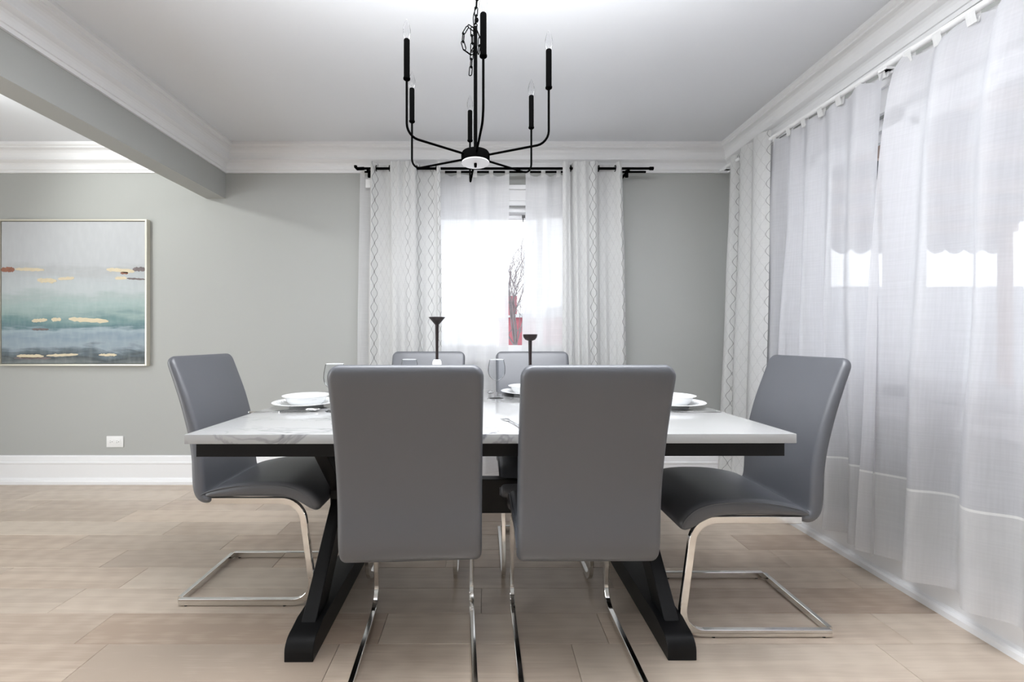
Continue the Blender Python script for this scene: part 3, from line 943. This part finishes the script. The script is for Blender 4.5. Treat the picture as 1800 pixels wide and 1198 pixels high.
cutlery('table_knife', 'steel table knife along the near side of the left plate', (-0.800, 1.672, TZ), R(-90), 'table knives')
cutlery('spoon', 'steel spoon beside the knife at the left plate', (-0.745, 1.700, TZ), R(-88), 'spoons')
cutlery('fork', 'steel fork along the near side of the right plate', (0.832, 1.678, TZ), R(90), 'forks')
cutlery('fork', 'steel fork on the open table edge between the two front chairs', (0.098, 1.455, TZ), R(17), 'forks')
cutlery('spoon', 'steel spoon with dark bowl behind the foot of the centre wine glass', (0.036, 2.335, TZ), R(180), 'spoons')
cutlery('table_knife', 'steel table knife between the centre wine glass and the far right plate', (0.078, 2.265, TZ), R(186), 'table knives')

# candle holders
h1 = thing('candle_holder', 'taller dark candle holder with wide funnel cup, left of the centre', 'candle holder', (-0.202, 1.85, TZ), 0)
link('base', MB().lathe([(0.036, 0), (0.036, 0.012), (0.030, 0.04), (0.0225, 0.13), (0.021, 0.165), (0.0195, 0.19), (0.014, 0.2), (0.0, 0.2)], n=32), M['marble_base'], h1, smooth=True, angle=50)
link('stem', MB().lathe([(0.0065, 0.198), (0.0065, 0.25), (0.0078, 0.33), (0.008, 0.352)], n=20), M['bronze'], h1, smooth=True, angle=50)
link('cup', MB().lathe([(0.0, 0.349), (0.008, 0.350), (0.034, 0.380), (0.0365, 0.383), (0.034, 0.3835), (0.012, 0.366), (0.0, 0.364)], n=32), M['bronze'], h1, smooth=True, angle=50)
h2 = thing('candle_holder', 'shorter dark candle holder with round bowl cup, right of the centre', 'candle holder', (0.202, 1.85, TZ), 0)
link('base', MB().lathe([(0.036, 0), (0.036, 0.012), (0.030, 0.035), (0.0225, 0.08), (0.018, 0.102), (0.014, 0.11), (0.0, 0.11)], n=32), M['marble_base'], h2, smooth=True, angle=50)
link('stem', MB().lathe([(0.0065, 0.108), (0.0065, 0.17), (0.0078, 0.26), (0.008, 0.284)], n=20), M['bronze'], h2, smooth=True, angle=50)
link('cup', MB().lathe([(0.0, 0.280), (0.010, 0.281), (0.022, 0.286), (0.029, 0.296), (0.0315, 0.3085), (0.030, 0.309), (0.026, 0.298), (0.012, 0.290), (0.0, 0.289)], n=32),
     M['bronze'], h2, smooth=True, angle=50)

# ------------------------------------------------------------------ chandelier
cdl = thing('chandelier', 'black six armed candle style chandelier hanging over the table', 'chandelier', (-0.030, 1.585, 0))
link('hub', MB().lathe([(0.0, 1.708), (0.050, 1.708), (0.053, 1.711), (0.053, 1.738), (0.049, 1.745), (0.030, 1.749), (0.0, 1.750)], n=40), M['black_metal'], cdl, smooth=True, angle=40)
o = link('bottom_plate', MB().lathe([(0.0, 1.705), (0.0515, 1.705), (0.0515, 1.7085), (0.0, 1.7085)], n=40), M['hub_white'], cdl, smooth=True, angle=40)
o['label'] = 'white disc under the hub'
link('finial', MB().lathe([(0.0, 1.690), (0.0045, 1.691), (0.0055, 1.698), (0.0055, 1.705)], n=16), M['black_metal'], cdl, smooth=True)
link('stem', MB().tube([(0, 0, 1.745), (0, 0, 2.212)], 0.0068, n=14), M['black_metal'], cdl, smooth=True, angle=40)
RR = 0.279
for k in range(6):
    ph = R(6 + 60 * k)
    dx, dy = math.sin(ph), -math.cos(ph)
    pts = []
    zz = 1.728
    for r_ in (0.045, 0.12, 0.20): pts.append((r_ * dx, r_ * dy, zz))
    br = 0.042
    for a in range(-90, 1, 15):
        r_ = RR - br + br * math.cos(R(a)); z_ = zz + br + br * math.sin(R(a))
        pts.append((r_ * dx, r_ * dy, z_))
    pts += [(RR * dx, RR * dy, 1.85), (RR * dx, RR * dy, 1.916)]
    link('arm', MB().tube(pts, 0.0040, n=10), M['black_metal'], cdl, smooth=True, angle=50)
    c_ = (RR * dx, RR * dy, 0)
    sl = link('candle_sleeve', MB().lathe([(0.0, 1.911), (0.004, 1.911), (0.0115, 1.917), (0.0118, 1.921), (0.0100, 1.922), (0.0100, 2.046), (0.009, 2.049), (0.0, 2.049)], c_, n=20),
              M['black_metal'], cdl, smooth=True, angle=40)
    bu = link('bulb', MB().lathe([(0.0, 2.047), (0.0055, 2.048), (0.009, 2.056), (0.0125, 2.070), (0.0125, 2.082), (0.009, 2.098), (0.0045, 2.110), (0.0015, 2.117), (0.0, 2.118)], c_, n=20),
              M['bulb'], cdl, smooth=True, angle=60)
    link('filament', MB().tube([(c_[0] - 0.002, c_[1], 2.049), (c_[0] - 0.003, c_[1], 2.066), (c_[0], c_[1], 2.074), (c_[0] + 0.003, c_[1], 2.066), (c_[0] + 0.002, c_[1], 2.049)], 0.0004, n=5),
         M['nickel'], bu)
# chain
stad = []
for a in range(-90, 91, 30): stad.append((0.0, 0.0052 * math.cos(R(a)) if False else 0.0, 0))
lk = MB()
ll, lr = 0.0120, 0.0056
pts = [(lr * math.cos(R(a)), 0, ll + lr * math.sin(R(a))) for a in range(0, 181, 30)] + [(lr * math.cos(R(a)), 0, -ll + lr * math.sin(R(a))) for a in range(180, 361, 30)]
lk.tube(pts, 0.0019, n=6, closed=True)
l0 = link('chain_link', lk, M['black_metal'], cdl, smooth=True, angle=60)
chain_pts = []


def chain(path, first=[True]):
    """place links end to end along a polyline"""
    path = [Vector(p) for p in path]
    seg = []; L = 0
    for a, b_ in zip(path, path[1:]): seg.append((L, a, b_)); L += (b_ - a).length
    step = 0.0290; s_ = step / 2; i = 0
    while s_ < L:
        for (l_, a, b_) in reversed(seg):
            if s_ >= l_:
                t_ = (b_ - a).normalized(); p = a + t_ * (s_ - l_); break
        if first[0]:
            o = l0; first[0] = False
        else:
            o = l0.copy(); C.objects.link(o)
        q = t_.to_track_quat('Z', 'Y')
        q = q @ Matrix.Rotation(R(90 * (i % 2) + 20), 4, 'Z').to_quaternion()
        o.rotation_mode = 'QUATERNION'; o.rotation_quaternion = q; o.location = p
        s_ += step; i += 1


chain([(0.0, 0, 2.225), (0.004, 0, 2.30), (0.008, 0, 2.37), (0.008, 0, 2.425)])
lp = [(-0.004, -0.010, 2.205)]
for a in range(60, 330, 20):
    lp.append((-0.022 + 0.024 * math.cos(R(a)), -0.010, 2.155 + 0.048 * math.sin(R(a))))
chain(lp)
chain([(-0.012, -0.012, 2.20), (-0.012, -0.012, 2.12), (-0.016, -0.012, 2.06), (-0.018, -0.012, 2.035)])
chain([(0.006, 0.010, 2.205), (0.016, 0.010, 2.18), (0.014, 0.010, 2.14), (0.010, 0.010, 2.12)])
link('hanging_loop', MB().tube([(0.006 * math.cos(R(a)), 0, 2.217 + 0.008 * math.sin(R(a))) for a in range(0, 360, 30)], 0.002, n=6, closed=True)
     .lathe([(0.0, 2.228), (0.006, 2.231), (0.008, 2.237), (0.006, 2.243), (0.0, 2.246)], (0.004, 0, 0), n=14), M['black_metal'], cdl, smooth=True)
link('ceiling_cap', MB().lathe([(0.0, 2.420), (0.01, 2.421), (0.055, 2.436), (0.062, 2.4495), (0.0, 2.4495)], (0.008, 0, 0), n=32), M['black_metal'], cdl, smooth=True, angle=50)
wire = catmull([(0.010, 0, 2.43), (-0.002, 0.003, 2.36), (0.006, -0.003, 2.30), (-0.008, 0, 2.25), (-0.004, 0, 2.20), (-0.004, -0.009, 2.16), (0.0, 0, 2.10)], 40)
link('cord', MB().tube(wire, 0.0018, n=6), M['black_metal'], cdl, smooth=True)

# ------------------------------------------------------------------ curtains
def cloth(name, top, bot, ztop, zbot, nu, nv, mats, parent=None, hem=None, wob=0.006, seed=0, ustart=0.0, ease=1.0, scallop=None, ustretch=1.0):
    ta, ba = catmull(top, nu), catmull(bot, nu)
    L = [0]
    for i in range(1, nu):
        L.append(L[-1] + ustretch * max(math.hypot(ta[i][0] - ta[i - 1][0], ta[i][1] - ta[i - 1][1]), math.hypot(ba[i][0] - ba[i - 1][0], ba[i][1] - ba[i - 1][1])))
    mb = MB(); mb.uv = []
    zs = [j / (nv - 1) for j in range(nv)]
    if hem:
        th = (ztop - hem) / (ztop - zbot); dth = 0.0045 / (ztop - zbot)
        zs = sorted([q for q in zs if abs(q - th) > 2.5 * dth] + [th - dth, th + dth]); nv = len(zs)
    seam_row = None
    if hem:
        seam_row = zs.index(th - dth)
    for j in range(nv):
        t_ = zs[j]
        for i in range(nu):
            e = t_ ** ease
            x_ = ta[i][0] * (1 - e) + ba[i][0] * e
            y_ = ta[i][1] * (1 - e) + ba[i][1] * e
            zt = ztop - (scallop(i / (nu - 1)) if scallop else 0.0)
            z_ = zt + (zbot - zt) * t_
            nz = noise.noise(Vector((L[i] * 3 + seed, z_ * 1.1, seed * 3.7)))
            nz2 = noise.noise(Vector((L[i] * 4 + seed, z_ * 1.3, seed * 1.7 + 9)))
            k = wob * min(1, 4 * t_)
            zz = z_ + (0.010 * noise.noise(Vector((L[i] * 2.2, seed, 1.0))) if j == nv - 1 else 0)
            mb.v.append((x_ + nz * k, y_ + nz2 * k, zz)); mb.uv.append((L[i] + ustart, z_))
    for j in range(nv - 1):
        mi = 0
        if hem and j > seam_row: mi = 1
        if hem and j == seam_row: mi = 2
        for i in range(nu - 1):
            a = j * nu + i
            mb.f.append((a, a + nu, a + nu + 1, a + 1)); mb.mi.append(mi)
    return link(name, mb, mats, parent, smooth=True, angle=180)


def folds(a, b_, n, base, amp, seed, axis='x', fade=0.25):
    """control points zigzagging about a line: n folds between a and b_"""
    r_ = random.Random(seed); pts = []
    for i in range(2 * n + 1):
        u = a + (b_ - a) * i / (2 * n) + (r_.uniform(-fade, fade) * (b_ - a) / (2 * n) if 0 < i < 2 * n else 0)
        v = base + (amp if i % 2 else -amp) * r_.uniform(0.55, 1.15)
        pts.append((u, v) if axis == 'x' else (v, u))
    return pts


def px(x, d): return (x - 850) * d / 750
def pz(yv, d): return CZ - (yv - 597) * d / 750


# --- back rods
rd = thing('curtain_rod', 'black double curtain rod above the back window', 'curtain rod', (0, 0, 0))
RF, RK = 2.985, 3.055
ZF, ZK = pz(296, RF), pz(302, RK)
link('rod', MB().tube([(px(632, RF), RF, ZF), (px(1143, RF), RF, ZF)], 0.0085, n=14), M['black_metal'], rd, smooth=True, angle=40)
link('rod', MB().tube([(px(640, RK), RK, ZK), (px(1135, RK), RK, ZK)], 0.0075, n=12), M['black_metal'], rd, smooth=True, angle=40)
for xx in (px(1143, RF),):
    link('finial', MB().tube([(xx - 0.004, RF, ZF), (xx + 0.022, RF, ZF)], 0.012, n=14), M['black_metal'], rd, smooth=True, angle=40)
link('finial', MB().tube([(px(640, RF), RF, ZF), (px(628, RF), RF, ZF - 0.002), (px(625, RF), RF, ZF + 0.012), (px(625, RF), RF, ZF + 0.02)], 0.0115, n=12), M['black_metal'], rd, smooth=True, angle=50)
for xx in (px(648, 3.0), px(1103, 3.0)):
    link('bracket', MB().box((xx - 0.008, RF - 0.01, ZF - 0.020), (xx + 0.008, YB, ZF - 0.010)).box((xx - 0.01, YB - 0.115, ZF - 0.05), (xx + 0.01, YB - 0.1, ZF + 0.0)), M['black_metal'], rd)


def tabs(xs, yy, zt, zb, parent, along='x', wd=0.03):
    for x_ in xs:
        mb = MB(); mb.uv = []
        w2_ = wd / 2; ring = []
        ys = [(-0.004, zb - 0.02), (-0.011, zb + 0.01), (-0.011, zt - 0.002), (-0.006, zt + 0.008), (0.004, zt + 0.009), (0.010, zt), (0.010, zb + 0.01), (0.004, zb - 0.02)]
        for (o1, z_) in ys:
            for s in (-1, 1):
                mb.v.append((x_ + s * w2_, yy + o1, z_) if along == 'x' else (yy + o1, x_ + s * w2_, z_))
                mb.uv.append((x_ + s * w2_, z_))
        for i in range(len(ys) - 1):
            mb.f.append((2 * i, 2 * i + 1, 2 * i + 3, 2 * i + 2)); mb.mi.append(0)
        link('tab', mb, M['seam'], parent, smooth=True)


def sheer_back(label, pa_, pb_, n, seed, bota, botb):
    s = thing('sheer_curtain', label, 'curtain', (0, 0, 0), 0, 'white sheer curtains')
    xa, xb = px(pa_, RK), px(pb_, RK)
    nt_ = max(3, int(round((xb - xa) / 0.115)) + 1)
    top = folds(xa, xb, n, RK, 0.013, seed)
    bot = folds(px(bota, RK), px(botb, RK), n, RK + 0.004, 0.026, seed + 1)
    xs = [xa + 0.015 + (xb - xa - 0.03) * i / (nt_ - 1) for i in range(nt_)]
    def sc(u):
        q = u * (nt_ - 1); q = abs(q - round(q))
        return 0.016 * min(1, q * 2.4)
    cloth('panel', top, bot, ZK - 0.014, 0.10, 140, 50, [M['sheer_back'], M['hem'], M['seam']], s, hem=0.42, seed=seed, scallop=sc, wob=0.010)
    tabs(xs, RK, ZK, ZK - 0.02, s)
    return s


s1 = sheer_back('white sheer curtain, left panel of the back window', 634, 895, 7, 5, 628, 893)
s2 = sheer_back('white sheer curtain, right panel of the back window', 924, 1093, 5, 8, 914, 1104)
link('care_tag', MB().box((px(643, 3.03), 3.025, pz(330, 3.03)), (px(652, 3.03), 3.027, pz(315, 3.03))), M['plastic'], s1)


def patterned(name_label, top_px, bot_px, dtop, ztop, zbot, seed, rings_px, u0, group='white wavy line curtains'):
    s = thing('patterned_curtain', name_label, 'curtain', (0, 0, 0), 0, group)
    top = [(px(a, RF), RF + b_) for a, b_ in top_px]
    bot = [(px(a, RF), RF + b_) for a, b_ in bot_px]
    cloth('panel', top, bot, ztop, zbot, 220, 60, [M['patterned']], s, wob=0.008, seed=seed, ustart=u0)
    for a in rings_px:
        x_ = px(a, RF)
        ring = [(x_, RF + 0.019 * math.cos(R(q)), ZF + 0.019 * math.sin(R(q))) for q in range(0, 360, 20)]
        link('grommet', MB().tube(ring, 0.0032, n=8, closed=True), M['black_metal'], s, smooth=True)
    return s


F_, K_ = -0.034, 0.030
patterned('white wavy line curtain left of the back window',
          [(653, F_ * .6), (656, F_), (662, 0.0), (670, K_), (678, K_), (684, 0.01), (689, F_), (696, F_ * .7), (702, F_ * 1.2), (709, F_ * .6), (716, F_ * 1.15), (724, F_ * .8), (731, F_), (736, K_ * .8),
           (748, K_), (760, K_), (766, 0), (770, F_), (775, F_ * .8)],
          [(645, -.01), (652, -.045), (660, -.02), (668, -.05), (676, -.01), (684, .015), (692, -.03), (699, -.06), (707, -.015), (715, -.05), (722, -.01), (730, -.045), (738, -.02), (745, .01),
           (752, -.03), (760, -.045), (766, -.01), (772, -.05), (778, -.03)],
          RF, ZF + 0.038, 0.06, 2, (662, 685, 733, 767), 0.30)
patterned('white wavy line curtain right of the back window',
          [(988, F_ * .8), (993, F_), (999, F_ * .4), (1002, 0.0), (1004, K_), (1006, 0), (1010, F_), (1018, F_ * .7), (1026, F_ * 1.2), (1034, F_ * .7), (1042, F_ * 1.15), (1049, F_ * .6), (1053, K_ * .8),
           (1062, K_), (1071, K_), (1079, K_ * .6), (1083, F_ * .5), (1087, F_), (1091, F_ * .7)],
          [(986, -.02), (992, -.05), (999, -.02), (1004, -.045), (1009, -.01), (1014, -.04), (1019, -.055), (1026, -.015), (1033, -.05), (1040, -.015), (1047, -.05), (1053, -.02), (1060, .01), (1067, -.03),
           (1074, .0), (1080, -.035), (1086, -.01), (1093, -.05), (1100, -.03)],
          RF, ZF + 0.038, 0.06, 6, (1003, 1052, 1081), 1.83)

# --- right wall rod, sheers and patterned panel
rr = thing('curtain_rod', 'white curtain rod along the crown moulding of the window wall', 'curtain rod', (0, 0, 0))
XRod = 1.700
def rz_(yy): return 2.262 + (yy - 3.05) * 0.0445


link('rod', MB().tube([(XRod, 3.055, rz_(3.055)), (XRod, 2.1, rz_(2.1)), (XRod, 0.2, rz_(0.2))], 0.0125, n=16), M['rodwhite'], rr, smooth=True, angle=40)
link('inner_rod', MB().tube([(XRod + 0.045, 2.95, rz_(2.95) - 0.012), (XRod + 0.045, 0.2, rz_(0.2) - 0.012)], 0.008, n=12), M['rodwhite'], rr, smooth=True, angle=40)
for yy in (2.98, 1.80, 0.4):
    z_ = rz_(yy)
    mb = MB().box((XRod - 0.012, yy - 0.012, z_ - 0.022), (XR, yy + 0.012, z_ - 0.013)).box((XRod - 0.018, yy - 0.018, z_ - 0.022), (XRod + 0.018, yy + 0.018, z_ - 0.014))
    mb.box((XR - 0.006, yy - 0.02, z_ - 0.06), (XR, yy + 0.02, z_ + 0.0))
    link('bracket', mb, M['rodwhite'], rr)

pcur = thing('patterned_curtain', 'white wavy line curtain in the corner on the window wall', 'curtain', (0, 0, 0), 0, 'white wavy line curtains')
ty = [(2.905, 1.705), (2.89, 1.675), (2.86, 1.690), (2.835, 1.735), (2.80, 1.725), (2.785, 1.675), (2.75, 1.660), (2.70, 1.672), (2.665, 1.70), (2.640, 1.668), (2.60, 1.655), (2.55, 1.668), (2.52, 1.70)]
by = [(2.94, 1.66), (2.93, 1.61), (2.89, 1.60), (2.86, 1.645), (2.83, 1.66), (2.80, 1.62), (2.76, 1.60), (2.72, 1.62), (2.68, 1.65), (2.64, 1.62), (2.58, 1.60), (2.53, 1.62), (2.50, 1.65)]
cloth('panel', [(b_, a) for a, b_ in ty], [(b_, a) for a, b_ in by], 2.290, 0.13, 200, 60, [M['patterned']], pcur, wob=0.012, seed=14, ustart=0.9)
for yy in (2.58, 2.80):
    ring = [(XRod + 0.020 * math.cos(R(q)), yy, rz_(yy) + 0.020 * math.sin(R(q))) for q in range(0, 360, 20)]
    link('grommet', MB().tube(ring, 0.0035, n=8, closed=True), M['nickel'], pcur, smooth=True)


def sheer_side(label, ya, yb, n, seed, xa, bya, byb, xb, amp_t, amp_b, ease, edge_top=None):
    s = thing('sheer_curtain', label, 'curtain', (0, 0, 0), 0, 'white sheer curtains')
    top = folds(ya, yb, n, xa, amp_t, seed, axis='y')
    bot = folds(bya, byb, n, xb, amp_b, seed + 1, axis='y', fade=0.3)
    nt_ = max(3, int(round(abs(yb - ya) / 0.115)) + 1)
    def sc(u):
        q = u * (nt_ - 1); q = abs(q - round(q))
        yy = ya + (yb - ya) * u
        return 0.018 * min(1, q * 2.4) - (yy - 1.7) * 0.0445
    cloth('panel', top, bot, rz_(1.7) - 0.016, 0.135, 190, 64, [M['sheer'], M['hem'], M['seam']], s, hem=0.485, seed=seed, scallop=sc, ease=ease, wob=0.022)
    for i in range(nt_):
        yy = ya + (yb - ya) * (0.01 + 0.98 * i / (nt_ - 1))
        tabs([yy], xa + 0.0, rz_(yy), rz_(yy) - 0.028, s, along='y')
    return s


sheer_side('white sheer curtain on the window wall beside the wavy line curtain', 2.60, 1.805, 6, 21, XRod, 2.66, 1.80, 1.675, 0.016, 0.045, 0.8)
sheer_side('white sheer curtain on the window wall nearest the camera', 1.715, 0.25, 8, 33, XRod - 0.002, 1.86, 0.20, 1.665, 0.018, 0.055, 0.45)
